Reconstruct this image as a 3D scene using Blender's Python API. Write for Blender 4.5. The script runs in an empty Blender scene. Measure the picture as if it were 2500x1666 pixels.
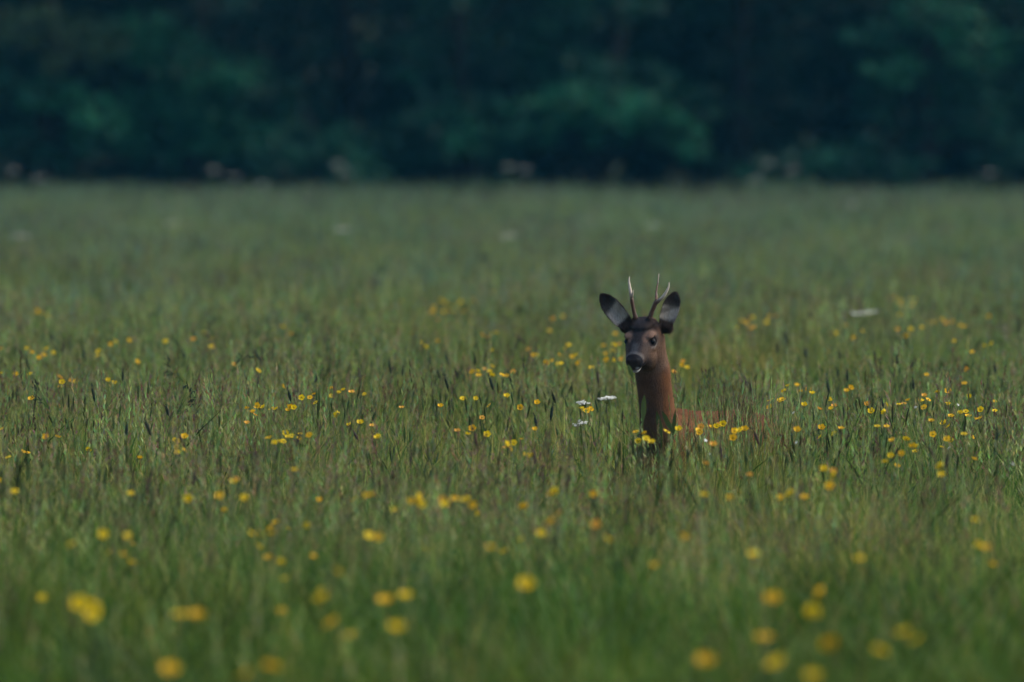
import bpy, math, random
import numpy as np
from mathutils import Vector, Matrix, Euler

R = math.radians
random.seed(7)
rng = np.random.default_rng(11)
scene = bpy.context.scene
COL = scene.collection

# ------------------------------------------------------------------ camera, world, sun, exposure
ZC = 1.73            # eye height
F = 600 / 36 * 2500  # focal length in photograph pixels (600 mm on a 36 mm wide sensor)
YH = 250             # the horizon's row in the photograph
DEER_D = 60.0
cam_d = bpy.data.cameras.new('camera')
cam_d.lens = 600; cam_d.sensor_width = 36
cam_d.clip_start = 0.5; cam_d.clip_end = 3000
cam_d.dof.use_dof = True
cam_d.dof.focus_distance = DEER_D + 1.0
cam_d.dof.aperture_fstop = 7.0
cam = bpy.data.objects.new('camera', cam_d); COL.objects.link(cam)
cam.location = (0, 0, ZC)
cam.rotation_euler = (R(90) - math.atan((833 - YH) / F), 0, 0)
scene.camera = cam

SUN_EL, SUN_AZ = R(48), R(80)     # azimuth measured from +Y towards +X: right of the deer and a little behind it
w = bpy.data.worlds.new('World'); scene.world = w; w.use_nodes = True
nt = w.node_tree
bg = nt.nodes['Background']
sky = nt.nodes.new('ShaderNodeTexSky'); sky.sky_type = 'NISHITA'; sky.sun_disc = False
sky.sun_elevation = SUN_EL; sky.sun_rotation = SUN_AZ
sky.air_density = 1.0; sky.dust_density = 2.0; sky.ozone_density = 1.6
nt.links.new(sky.outputs[0], bg.inputs[0]); bg.inputs[1].default_value = 0.065
sd = bpy.data.lights.new('sun', 'SUN'); sd.energy = 1.5; sd.angle = R(60); sd.color = (1.0, 0.93, 0.78)
so = bpy.data.objects.new('sun', sd); COL.objects.link(so)
sdir = Vector((math.sin(SUN_AZ) * math.cos(SUN_EL), math.cos(SUN_AZ) * math.cos(SUN_EL), math.sin(SUN_EL)))
so.rotation_euler = sdir.to_track_quat('Z', 'Y').to_euler(); so.location = sdir * 50

scene.view_settings.view_transform = 'Standard'; scene.view_settings.look = 'None'
scene.view_settings.gamma = 1.0; scene.view_settings.exposure = 1.6
scene.view_settings.use_curve_mapping = False
scene.render.engine = 'CYCLES'
cy = scene.cycles
cy.max_bounces = 4; cy.diffuse_bounces = 2; cy.glossy_bounces = 2; cy.transmission_bounces = 4
cy.transparent_max_bounces = 4; cy.volume_bounces = 0
cy.use_denoising = True; cy.use_adaptive_sampling = True; cy.adaptive_threshold = 0.02

# ------------------------------------------------------------------ helpers
def at(px, py, d):
    return Vector(((px - 1250) / F * d, d, ZC - (py - YH) / F * d))

def mesh(name, V, Fc, cols=None, smooth=True, mats=()):
    me = bpy.data.meshes.new(name)
    me.from_pydata([tuple(v) for v in V], [], [tuple(f) for f in Fc])
    if cols is not None:
        a = me.color_attributes.new('col', 'FLOAT_COLOR', 'POINT')
        c = np.ones((len(V), 4), np.float32); c[:, :3] = np.asarray(cols, np.float32)
        a.data.foreach_set('color', c.ravel())
    if smooth: me.polygons.foreach_set('use_smooth', np.ones(len(me.polygons), bool))
    for m in mats: me.materials.append(m)
    me.update()
    return me

def quads_mesh(name, V, Q, cols, mats):
    """fast path: V (n,3), Q (m,4) arrays"""
    me = bpy.data.meshes.new(name)
    me.vertices.add(len(V)); me.vertices.foreach_set('co', np.asarray(V, np.float32).ravel())
    me.loops.add(Q.size); me.loops.foreach_set('vertex_index', Q.astype(np.int32).ravel())
    me.polygons.add(len(Q)); me.polygons.foreach_set('loop_start', np.arange(len(Q), dtype=np.int32) * Q.shape[1])
    a = me.color_attributes.new('col', 'FLOAT_COLOR', 'POINT')
    c = np.ones((len(V), 4), np.float32); c[:, :3] = cols
    a.data.foreach_set('color', c.ravel())
    for m in mats: me.materials.append(m)
    me.update(calc_edges=True)
    return me

def link(name, data, parent=None, loc=None):
    o = bpy.data.objects.new(name, data); COL.objects.link(o)
    if parent: o.parent = parent
    if loc is not None: o.location = loc
    return o

def tag(o, label=None, cat=None, group=None, kind=None):
    for k, v in (('label', label), ('category', cat), ('group', group), ('kind', kind)):
        if v: o[k] = v
    return o

def material(name):
    m = bpy.data.materials.new(name); m.use_nodes = True
    m.node_tree.nodes.clear()
    return m, m.node_tree.nodes, m.node_tree.links

def node(ns, t, **kw):
    n = ns.new(t)
    for k, v in kw.items(): setattr(n, k, v)
    return n

def leaf_material(name, transl=0.35, vary=0.35, rough=0.6, patch=None, spec=0.25):
    """colour from the mesh attribute, per-plant variation, and large patches of differing growth across the meadow"""
    m, ns, ls = material(name)
    out = node(ns, 'ShaderNodeOutputMaterial')
    at_ = node(ns, 'ShaderNodeAttribute', attribute_name='col')
    oi = node(ns, 'ShaderNodeObjectInfo')
    hsv = node(ns, 'ShaderNodeHueSaturation')
    mr = node(ns, 'ShaderNodeMapRange'); mr.inputs[3].default_value = 1 - vary; mr.inputs[4].default_value = 1 + vary
    ls.new(oi.outputs['Random'], mr.inputs[0]); ls.new(mr.outputs[0], hsv.inputs['Value'])
    col = at_.outputs['Color']
    if patch:
        geo = node(ns, 'ShaderNodeNewGeometry')
        mp = node(ns, 'ShaderNodeMapping'); mp.inputs['Scale'].default_value = patch[1]
        nz = node(ns, 'ShaderNodeTexNoise'); nz.inputs['Scale'].default_value = 1.0; nz.inputs['Detail'].default_value = 3
        cr = node(ns, 'ShaderNodeMapRange'); cr.inputs[1].default_value = 0.42; cr.inputs[2].default_value = 0.66
        mx = node(ns, 'ShaderNodeMix', data_type='RGBA', blend_type='MULTIPLY')
        mx.inputs['B'].default_value = patch[0]
        ls.new(geo.outputs['Position'], mp.inputs[0]); ls.new(mp.outputs[0], nz.inputs[0])
        ls.new(nz.outputs[0], cr.inputs[0]); ls.new(cr.outputs[0], mx.inputs['Factor']); ls.new(col, mx.inputs['A'])
        col = mx.outputs['Result']
    if patch:
        n2 = node(ns, 'ShaderNodeTexNoise'); n2.inputs['Scale'].default_value = 3.2; n2.inputs['Detail'].default_value = 2
        m2 = node(ns, 'ShaderNodeMapping'); m2.inputs['Scale'].default_value = (1.0, .35, .6)
        r2 = node(ns, 'ShaderNodeMapRange'); r2.inputs[1].default_value = .3; r2.inputs[2].default_value = .7; r2.inputs[3].default_value = .48; r2.inputs[4].default_value = 1.58
        x2 = node(ns, 'ShaderNodeMix', data_type='RGBA', blend_type='MULTIPLY'); x2.inputs['Factor'].default_value = 1
        ls.new(geo.outputs['Position'], m2.inputs[0]); ls.new(m2.outputs[0], n2.inputs[0]); ls.new(n2.outputs[0], r2.inputs[0])
        ls.new(col, x2.inputs['A']); ls.new(r2.outputs[0], x2.inputs['B']); col = x2.outputs['Result']
    ls.new(col, hsv.inputs['Color'])
    p = node(ns, 'ShaderNodeBsdfPrincipled'); p.inputs['Roughness'].default_value = rough
    p.inputs['Specular IOR Level'].default_value = spec
    tr = node(ns, 'ShaderNodeBsdfTranslucent')
    mix = node(ns, 'ShaderNodeMixShader'); mix.inputs[0].default_value = transl
    ls.new(hsv.outputs[0], p.inputs['Base Color']); ls.new(hsv.outputs[0], tr.inputs[0])
    ls.new(p.outputs[0], mix.inputs[1]); ls.new(tr.outputs[0], mix.inputs[2])
    ls.new(mix.outputs[0], out.inputs[0])
    return m

def solid(name, rgb, rough=0.7, noise=0.2, scale=30, spec=0.3):
    m, ns, ls = material(name)
    out = node(ns, 'ShaderNodeOutputMaterial'); p = node(ns, 'ShaderNodeBsdfPrincipled')
    p.inputs['Roughness'].default_value = rough; p.inputs['Specular IOR Level'].default_value = spec
    tc = node(ns, 'ShaderNodeTexCoord'); nz = node(ns, 'ShaderNodeTexNoise'); nz.inputs['Scale'].default_value = scale
    mx = node(ns, 'ShaderNodeMix', data_type='RGBA')
    mx.inputs['A'].default_value = tuple(c * (1 - noise) for c in rgb) + (1,)
    mx.inputs['B'].default_value = tuple(min(1, c * (1 + noise)) for c in rgb) + (1,)
    ls.new(tc.outputs['Object'], nz.inputs[0]); ls.new(nz.outputs[0], mx.inputs['Factor'])
    ls.new(mx.outputs['Result'], p.inputs['Base Color']); ls.new(p.outputs[0], out.inputs[0])
    return m

M_grass = leaf_material('grass blade', 0.38, 0.35, 0.55, patch=((1.38, 1.0, 0.85, 1), (0.55, 0.16, 0.4)), spec=0.12)
M_panicle = leaf_material('grass panicle', 0.35, 0.35, 0.8, patch=((0.90, 0.98, 0.9, 1), (0.8, 0.25, 0.6)), spec=0.1)
M_spike = leaf_material('dark seed head', 0.1, 0.25, 0.8, spec=0.1)
M_leaf = leaf_material('tree leaf', 0.3, 0.12, 0.45, patch=((0.75, 0.85, 0.9, 1), (0.8, 0.8, 0.8)), spec=0.3)
M_petal = leaf_material('buttercup petal', 0.3, 0.15, 0.45, spec=0.12)
M_umbel = leaf_material('white umbel', 0.25, 0.08, 0.7, spec=0.1)
M_bark = solid('bark', (0.022, 0.020, 0.016), 0.9, 0.5, 14, 0.1)

def value_noise(seed, n=14):
    r = np.random.default_rng(seed)
    k = r.normal(size=(n, 2)); ph = r.uniform(0, 6.28, n)
    def f(x, y): return np.sin(np.outer(x, k[:, 0]) + np.outer(y, k[:, 1]) + ph).sum(1) / math.sqrt(n / 2) / 1.6
    return f

# ------------------------------------------------------------------ ground
gv, gf = [], []
ring = [0, 120, 300, 820]
m_g, ns, ls = material('meadow soil')
out = node(ns, 'ShaderNodeOutputMaterial'); p = node(ns, 'ShaderNodeBsdfPrincipled'); p.inputs['Roughness'].default_value = 1
geo = node(ns, 'ShaderNodeNewGeometry'); nz = node(ns, 'ShaderNodeTexNoise'); nz.inputs['Scale'].default_value = 0.8; nz.inputs['Detail'].default_value = 8
cr = node(ns, 'ShaderNodeValToRGB'); cr.color_ramp.elements[0].position = .35; cr.color_ramp.elements[1].position = .7
cr.color_ramp.elements[0].color = (0.035, 0.03, 0.018, 1); cr.color_ramp.elements[1].color = (0.045, 0.065, 0.02, 1)
ls.new(geo.outputs['Position'], nz.inputs[0]); ls.new(nz.outputs[0], cr.inputs[0]); ls.new(cr.outputs[0], p.inputs['Base Color']); ls.new(p.outputs[0], out.inputs[0])
n = 40
xs = np.linspace(-820, 820, n)
V = [(x, y + 150, 0) for y in xs for x in xs]
Q = np.array([(j * n + i, j * n + i + 1, (j + 1) * n + i + 1, (j + 1) * n + i) for j in range(n - 1) for i in range(n - 1)])
g = link('ground', quads_mesh('ground', np.array(V), Q, np.full((n * n, 3), .05), [m_g]))
tag(g, 'flat meadow soil under the tall grass', 'ground', kind='structure')

hx_, hy_ = np.linspace(-150, 150, 31), np.array([262, 268, 275, 284, 296, 310])  # bank added behind the wood to block sky showing between the leaves
V = np.array([(x, y, max(-.05, 13 * min(1, (y - 262) / 44.) ** .8 + .6 * math.sin(x * .09 + y * .05) * (y > 262) - .02)) for y in hy_ for x in hx_])
Q = np.array([(j * 31 + i, j * 31 + i + 1, (j + 1) * 31 + i + 1, (j + 1) * 31 + i) for j in range(5) for i in range(30)])
tag(link('sky_block_bank', quads_mesh('sky_block_bank', V, Q, np.full((len(V), 3), .05), [m_g])), 'added bank behind the wood blocking the sky gaps', 'sky_block_bank', kind='structure')

# ------------------------------------------------------------------ woodland edge
def tube(points, radii, sides=7):
    """closed tapered tube along points -> V, F"""
    V, Fc = [], []
    pts = [Vector(p) for p in points]
    up = Vector((0.13, 0.31, 0.94))
    for i, p in enumerate(pts):
        d = (pts[min(i + 1, len(pts) - 1)] - pts[max(i - 1, 0)]).normalized()
        a = d.cross(up)
        if a.length < .05: a = d.cross(Vector((1, 0, 0)))
        a.normalize(); b = d.cross(a)
        for k in range(sides):
            t = 2 * math.pi * k / sides
            V.append(p + (a * math.cos(t) + b * math.sin(t)) * radii[i])
        if i:
            o = (i - 1) * sides
            for k in range(sides):
                k2 = (k + 1) % sides
                Fc.append((o + k, o + k2, o + sides + k2, o + sides + k))
    Fc.append(tuple(range(sides))[::-1]); o = (len(pts) - 1) * sides; Fc.append(tuple(range(o, o + sides)))
    return V, Fc

def leaf_cloud(clumps, size, colours, r):
    """clumps: (cx,cy,cz, rx,ry,rz, n, shade index). Leaves are kite-shaped quads lying in twigs inside every clump's volume."""
    Vs, Cs = [], []
    for cx, cy_, cz, rx, ry, rz, nl, ci in clumps:
        nt_ = max(3, nl // 14)
        d = r.normal(size=(nt_, 3)); d /= np.linalg.norm(d, axis=1)[:, None]
        tw = d * (r.uniform(0.25, 1.0, nt_)[:, None] ** 0.5) * np.array([rx, ry, rz])
        idx = r.integers(0, nt_, nl)
        c = tw[idx] + r.normal(size=(nl, 3)) * np.array([.26, .26, .13]) * min(rx, 1.0) * 0.8 + np.array([cx, cy_, cz])
        a = r.normal(size=(nl, 3)); a[:, 2] *= 0.6; a[:, 2] -= 0.25
        a /= np.linalg.norm(a, axis=1)[:, None]
        nn = r.normal(size=(nl, 3)) * 0.55 + np.array([0, -0.35, 1.0])
        b = np.cross(a, nn); b /= np.linalg.norm(b, axis=1)[:, None]
        s = size * r.uniform(0.6, 1.25, nl)[:, None]
        q = np.stack([c - a * s * .5, c - a * s * .05 + b * s * .34, c + a * s * .6, c - a * s * .05 - b * s * .34], 1)
        Vs.append(q.reshape(-1, 3))
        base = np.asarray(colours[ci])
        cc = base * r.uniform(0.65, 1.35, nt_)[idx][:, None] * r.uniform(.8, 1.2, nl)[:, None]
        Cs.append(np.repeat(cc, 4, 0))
    V = np.concatenate(Vs); C = np.concatenate(Cs)
    return V, np.arange(len(V)).reshape(-1, 4), C

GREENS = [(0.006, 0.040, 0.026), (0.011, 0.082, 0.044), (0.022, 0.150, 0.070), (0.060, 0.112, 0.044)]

def tree(name, x, d, height, crown, label, leafsize, seed, lean=0.0, trunk_r=0.16, group=None, boughs=()):
    r = np.random.default_rng(seed)
    root = link(name, None, loc=(x, d, 0)); tag(root, label, 'tree', group)
    pts = [(0, 0, -.1)]; rad = [trunk_r * 1.35]
    for k in range(1, 7):
        t = k / 6
        pts.append((lean * t * height + r.normal() * .08, r.normal() * .08, t * height * .86)); rad.append(trunk_r * (1 - .85 * t))
    V, Fc = tube(pts, rad, 9)
    tips = list(boughs)
    for c in crown[:10]: tips.append((c[0], c[1], c[2]))
    for tp in tips:
        z0 = max(.5, min(tp[2] * .7, height * .7))
        s = Vector((lean * z0, 0, z0)); e = Vector(tp)
        mid = s.lerp(e, .5) + Vector((0, 0, .25))
        v2, f2 = tube([s, mid, e], [trunk_r * .38, trunk_r * .22, trunk_r * .07], 6)
        o = len(V); V += v2; Fc += [tuple(i + o for i in f) for f in f2]
    link('trunk', mesh('trunk', V, Fc, None, True, [M_bark]), root)
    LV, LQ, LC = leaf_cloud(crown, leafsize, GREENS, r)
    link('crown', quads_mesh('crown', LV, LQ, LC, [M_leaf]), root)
    return root

def px_clumps(x, d, lst):
    """clumps given by the place they show in the photograph, each at its own depth in the wood's edge; returned in the tree's own frame"""
    o = []
    for px, py, dd, rad, flat, n_, ci in lst:
        p_ = at(px, py, d + dd)
        o.append((p_.x - x, dd, p_.z, rad, rad, rad * flat, n_, ci))
    return o

def upper(r, w_, zlo, zhi, k, n_, ci=(0, 1), depth=1.6):
    o = []
    for _ in range(k):
        t = r.uniform(); z = zlo + (zhi - zlo) * t
        s = w_ * (1 - .55 * t)
        o.append((r.uniform(-s, s), r.uniform(-depth, depth), z, r.uniform(.7, 1.3), r.uniform(.7, 1.2), r.uniform(.5, .9), n_, int(r.choice(ci))))
    return o

D0 = 233.0
def X(px, d=D0): return at(px, 0, d).x
tr_rng = np.random.default_rng(3)
front = [
 # px of the trunk, depth offset, height, label, clumps seen in the photograph, bough tips
 (120, 0, 8.5, 'leafy tree with yellow-green boughs and a bare brownish branch at the wood edge',
  [(60, 60, -.2, .5, .6, 260, 3), (190, 110, -.4, .7, .55, 420, 3), (330, 90, -.1, .6, .5, 300, 2), (120, 230, -.5, .45, .7, 240, 2),
   (230, 290, -.6, .55, .5, 340, 2), (40, 360, -.2, .5, .6, 220, 1), (180, 385, .1, .7, .5, 320, 1), (-60, 180, 0, .8, .6, 360, 1), (-80, 380, 0, .8, .5, 360, 1)]),
 (470, .8, 9, 'dense mid-green tree whose lowest branches sweep down to the meadow grass',
  [(420, 130, -.5, .7, .4, 520, 2), (520, 190, -.7, .75, .4, 620, 2), (380, 240, -.6, .5, .5, 420, 2), (480, 285, -.7, .6, .4, 420, 2), (620, 215, -.3, .6, .5, 300, 1),
   (560, 340, -.5, .7, .4, 460, 2), (370, 345, -.6, .6, .4, 420, 2), (600, 60, .2, .7, .5, 260, 0), (680, 300, .2, .5, .6, 200, 1), (460, 415, 0, .8, .4, 300, 1), (300, 170, .1, .5, .6, 220, 1)]),
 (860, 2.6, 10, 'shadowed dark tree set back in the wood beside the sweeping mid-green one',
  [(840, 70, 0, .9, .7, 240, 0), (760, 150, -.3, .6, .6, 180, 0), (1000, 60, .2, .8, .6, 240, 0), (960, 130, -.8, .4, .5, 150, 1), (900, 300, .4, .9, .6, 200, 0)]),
 (770, -1.4, 2.6, 'low rounded shrub with soft green leaves at the foot of the wood',
  [(760, 370, 0, .55, .7, 380, 1), (840, 350, .2, .5, .7, 300, 1), (700, 405, -.2, .45, .6, 260, 1), (860, 410, 0, .5, .6, 240, 1)]),
 (1120, .4, 9, 'tree with drooping blue-green sprays over the grass beside the dark hollow',
  [(1120, 60, .2, .8, .5, 360, 1), (1060, 170, .3, .5, .6, 220, 1), (1190, 150, .1, .5, .5, 200, 0), (1040, 310, -.6, .55, .5, 360, 1), (1130, 340, -.8, .55, .5, 420, 2), (1110, 270, -.4, .6, .5, 320, 1),
   (1000, 370, -.3, .5, .5, 260, 1), (1210, 300, .4, .4, .7, 160, 0)]),
 (1450, .2, 9.5, 'tree with a bright green bough arching over a dark hollow',
  [(1250, 390, -.8, .36, .7, 300, 1), (1290, 330, -.9, .42, .6, 420, 2), (1350, 275, -1.0, .5, .55, 520, 2), (1430, 250, -1.0, .55, .5, 560, 2), (1490, 300, -1.2, .42, .5, 460, 2),
   (1570, 275, -1.0, .5, .5, 460, 2), (1640, 320, -1.0, .36, .6, 320, 2), (1685, 370, -1.0, .3, .6, 240, 2), (1440, 190, -.6, .6, .5, 360, 1), (1340, 120, -.2, .7, .5, 300, 1),
   (1420, 40, 0, .7, .4, 380, 1), (1560, 210, -.3, .6, .5, 300, 1), (1480, 340, -1.1, .3, .4, 240, 2), (1700, 260, -.2, .6, .5, 200, 1)]),
 (1790, 3.0, 11, 'dark tree standing back between the arching bough and the pale-flecked tree',
  [(1740, 60, 0, 1.0, .7, 260, 0), (1860, 160, .2, .8, .8, 220, 0), (1700, 190, .3, .6, .7, 140, 0), (1900, 300, .3, .8, .8, 200, 0), (1800, 400, 0, .9, .4, 240, 0)]),
 (2010, -.8, 2.2, 'spreading low shrub of dull green leaves under the dark trees',
  [(1980, 400, 0, .6, .5, 320, 1), (2080, 390, .3, .6, .5, 320, 1), (1880, 420, .2, .5, .4, 220, 1), (2160, 415, .3, .6, .4, 240, 1)]),
 (2230, .2, 9, 'tree with pale-flecked hanging sprays at the wood edge',
  [(2150, 100, -.3, .5, .6, 280, 1), (2280, 40, -.6, .6, .5, 380, 2), (2180, 165, -.6, .45, .6, 300, 2), (2130, 250, -.3, .35, .9, 200, 1), (2380, 110, -.5, .6, .6, 380, 2),
   (2330, 200, -.2, .55, .6, 260, 1), (2250, 300, .2, .6, .6, 200, 1), (2180, 340, .2, .5, .5, 160, 0), (2420, 300, -.3, .5, .7, 260, 1), (2460, 370, -.2, .45, .5, 200, 1)]),
 (2520, 1.2, 9, 'broad green tree with its skirt of leaves down to the tall grass',
  [(2520, 60, 0, .8, .6, 300, 1), (2560, 220, 0, .9, .6, 360, 1), (2480, 400, 0, .7, .4, 300, 1), (2600, 380, -.2, .8, .5, 360, 1)]),
]
for i, (px, dd, h, label, cl, ) in enumerate(front):
    d = D0 + dd; x = X(px, d)
    crown = px_clumps(x, d, cl)
    shrub = h < 3
    if not shrub:
        crown += upper(tr_rng, 2.3, 3.4, h, 16, 260, (0, 1, 1))
    tree('shrub' if shrub else 'broadleaf_tree', x, d, h, crown, label, .13, 100 + i, lean=float(tr_rng.normal() * .03), trunk_r=.05 if shrub else .17)
# wings of the wood outside the picture, and the rows behind: shared crowns
protos = []
for k in range(3):
    r = np.random.default_rng(40 + k)
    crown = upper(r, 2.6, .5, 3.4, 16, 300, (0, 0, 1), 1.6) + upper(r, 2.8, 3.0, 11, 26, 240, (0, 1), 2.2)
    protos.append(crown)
made = {}
short = ['the tree with the bare brownish branch', 'the dense sweeping tree', 'the shadowed dark tree', None, 'the tree with drooping sprays', 'the tree with the arching bough', 'the dark set-back tree', None, 'the pale-flecked tree', 'the broad skirted tree']
def behind(x): return min(((abs(X(f[0]) - x), n_) for f, n_ in zip(front, short) if n_))[1]
def copy_tree(src, loc, label, group, s, rz):
    o = src.copy(); COL.objects.link(o); o.location = loc; o.scale = (s, s, s); o.rotation_euler = (0, 0, rz)
    tag(o, label, 'tree', group)
    for ch in src.children:
        c = ch.copy(); COL.objects.link(c); c.parent = o
    return o
spots = []
for row, (dd, ls_) in enumerate([(5.5, .17), (10.5, .22)]):
    for j in range(9):
        x = (j - 4) * 3.1 + (row % 2) * 1.5 + tr_rng.uniform(-.5, .5)
        spots.append((x, D0 + dd + tr_rng.uniform(-.7, .7), ls_, ('shaded second-rank tree right behind ', 'deep-shaded third-rank tree far behind ')[row] + behind(x), 'shaded trees inside the wood', row))
for sgn, nm in ((-1, 'the tree with the bare brownish branch'), (1, 'the broad skirted tree')):
    for j in range(3): spots.append((sgn * (10.5 + j * 3.6), D0 + tr_rng.uniform(-.5, 1.5), .17, f'wood edge tree standing {("next", "second", "third")[j]} along past {nm}', 'trees along the wood edge', 0))
for j, (x, d, ls_, lab, grp, row) in enumerate(spots):
    key = (row, j % 3)
    if key not in made:
        made[key] = tree('broadleaf_tree', x, d, 11, protos[j % 3], lab, ls_, 200 + j, trunk_r=.2, group=grp)
    else:
        copy_tree(made[key], (x, d, 0), lab, grp, float(tr_rng.uniform(.9, 1.15)), float(tr_rng.uniform(0, 6.28)))

# brambles and saplings closing the depth of the wood: a mass nobody could count
r_ = np.random.default_rng(91)
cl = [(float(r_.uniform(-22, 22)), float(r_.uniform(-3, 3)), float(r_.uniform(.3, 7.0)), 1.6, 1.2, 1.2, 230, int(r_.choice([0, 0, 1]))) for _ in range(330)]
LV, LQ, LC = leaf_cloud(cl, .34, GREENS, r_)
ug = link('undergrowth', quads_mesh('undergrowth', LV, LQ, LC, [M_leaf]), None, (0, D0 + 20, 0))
tag(ug, 'dark tangle of saplings and leaves deep inside the wood', 'undergrowth', kind='stuff')

# ------------------------------------------------------------------ the roe deer
U = 360 / 1227                     # photograph pixels per pixel of the deer study
def W(u, v, dy=0.0):
    return at(1400 + u * U, 640 + v * U, DEER_D + dy)

def loft(sections, sides=28, expo=2.2):
    """closed loft. sections: (centre, side vector, up vector, half width, half height top, half height bottom)"""
    V, Fc = [], []
    for c, a, b, hw, ht, hb in sections:
        for k in range(sides):
            t = 2 * math.pi * k / sides
            ct, st = math.cos(t), math.sin(t)
            sx = math.copysign(abs(ct) ** (2 / expo), ct); sy = math.copysign(abs(st) ** (2 / expo), st)
            V.append(Vector(c) + Vector(a) * sx * hw + Vector(b) * sy * (ht if sy > 0 else hb))
    for i in range(len(sections) - 1):
        o = i * sides
        for k in range(sides):
            k2 = (k + 1) % sides
            Fc.append((o + k, o + k2, o + sides + k2, o + sides + k))
    Fc.append(tuple(range(sides))[::-1]); o = (len(sections) - 1) * sides; Fc.append(tuple(range(o, o + sides)))
    return V, Fc

def ellipsoid(c, r3, rot=Matrix.Identity(3), nu=20, nv=12):
    V, Fc = [], []
    for j in range(nv + 1):
        th = math.pi * j / nv
        for k in range(nu):
            ph = 2 * math.pi * k / nu
            v = Vector((math.sin(th) * math.cos(ph) * r3[0], math.sin(th) * math.sin(ph) * r3[1], math.cos(th) * r3[2]))
            V.append(Vector(c) + rot @ v)
    for j in range(nv):
        for k in range(nu):
            k2 = (k + 1) % nu
            Fc.append((j * nu + k, (j + 1) * nu + k, (j + 1) * nu + k2, j * nu + k2))
    return V, Fc

HEAD_YAW, HEAD_PITCH = R(-18), R(27)
Rh = Matrix.Rotation(HEAD_YAW, 3, 'Z') @ Matrix.Rotation(HEAD_PITCH, 3, 'X')
eye_mid = W(553, 664, 0)
eye_loc = Vector((0, -.03, .002))
HO = eye_mid - Rh @ eye_loc         # the head's own origin in the world
def H(x, y, z): return HO + Rh @ Vector((x, y, z))
pieces = []
ax, az = Rh @ Vector((1, 0, 0)), Rh @ Vector((0, 0, 1))
head_sec = [ # y, z of the widest line, half width, rise, drop
 (-.1400, -.030, .012, .008, .010), (-.1370, -.030, .0215, .014, .018), (-.128, -.030, .0290, .021, .027), (-.112, -.029, .0325, .028, .033),
 (-.090, -.026, .0375, .036, .039), (-.062, -.022, .0450, .044, .048), (-.034, -.016, .0530, .049, .060), (-.005, -.010, .0570, .053, .070),
 (.025, -.004, .0600, .055, .076), (.052, .000, .0570, .053, .072), (.078, .000, .046, .044, .058), (.097, .000, .026, .026, .036), (.104, 0, .008, .008, .01)]
pieces.append(loft([(H(0, y, z), ax, az, hw, ht, hb) for y, z, hw, ht, hb in head_sec], 32, 2.15))
for s in (-1, 1):
    pieces.append(ellipsoid(H(s * .040, -.022, .023), (.016, .024, .0085), Rh))       # brow
    pieces.append(ellipsoid(H(s * .043, -.030, -.020), (.012, .026, .014), Rh))      # cheek bone under the eye
    pieces.append(ellipsoid(H(s * .030, .012, -.052), (.018, .034, .026), Rh))       # jaw muscle
    pieces.append(ellipsoid(H(s * .0145, -.129, -.020), (.0095, .011, .009), Rh))    # nostril wing
    pieces.append(ellipsoid(H(s * .025, .030, .052), (.013, .013, .018), Rh))        # antler pedicle
pieces.append(ellipsoid(H(0, -.118, -.060), (.019, .024, .010), Rh))                 # lower lip and chin
pieces.append(ellipsoid(H(0, .026, .044), (.046, .046, .0155), Rh))                   # tuft on the forehead

# ears: cupped leaves with thickness; frames kept for the colouring
def ear_frame(base, tip, outward):
    t = (tip - base); L = t.length; t.normalize()
    nrm = Vector(outward); nrm = (nrm - t * nrm.dot(t)).normalized()
    return base, t, nrm.cross(t).normalized(), nrm, L
ears = [ear_frame(W(452, 528, .035), W(226, 268, .055), (-.25, -1, .05)), ear_frame(W(758, 532, .045), W(856, 250, .05), (.10, -1, .05))]
EAR_W = [(-.06, .020), (.0, .024), (.09, .0285), (.2, .032), (.35, .0345), (.5, .0350), (.65, .0335), (.8, .0275), (.9, .0200), (.97, .0115), (1.0, .0055)]
for ei, (b, t, u, nrm, L) in enumerate(ears):
    wk = 1.0 if ei == 0 else .93
    V, Fc = [], []
    nu = 12
    rows = []
    for (tt, hw) in EAR_W:
        hw *= wk
        for side in (1, -1):
            for k in range(nu + 1):
                a = -1 + 2 * k / nu
                cup = (.030 * (1 - tt * .75)) * (a * a - .55) * (hw / .034)
                th = side * (.0042 * (1 - .55 * a * a) + .0006)
                V.append(b + t * (tt * L) + u * (a * hw) + nrm * (cup + th))
    m_ = (nu + 1) * 2
    def loop_idx(i):
        o = i * m_
        return [o + k for k in range(nu + 1)] + [o + nu + 1 + k for k in range(nu, -1, -1)]
    for i in range(len(EAR_W) - 1):
        A, B = loop_idx(i), loop_idx(i + 1)
        for k in range(len(A)):
            k2 = (k + 1) % len(A); Fc.append((A[k], A[k2], B[k2], B[k]))
    Fc.append(tuple(loop_idx(0))[::-1]); Fc.append(tuple(loop_idx(len(EAR_W) - 1)))
    pieces.append((V, Fc))
    pieces.append(ellipsoid(b - t * .004 + u * (-.006 if ei else .006) + Vector((0, .012, 0)), (.027, .018, .022)))

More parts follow.
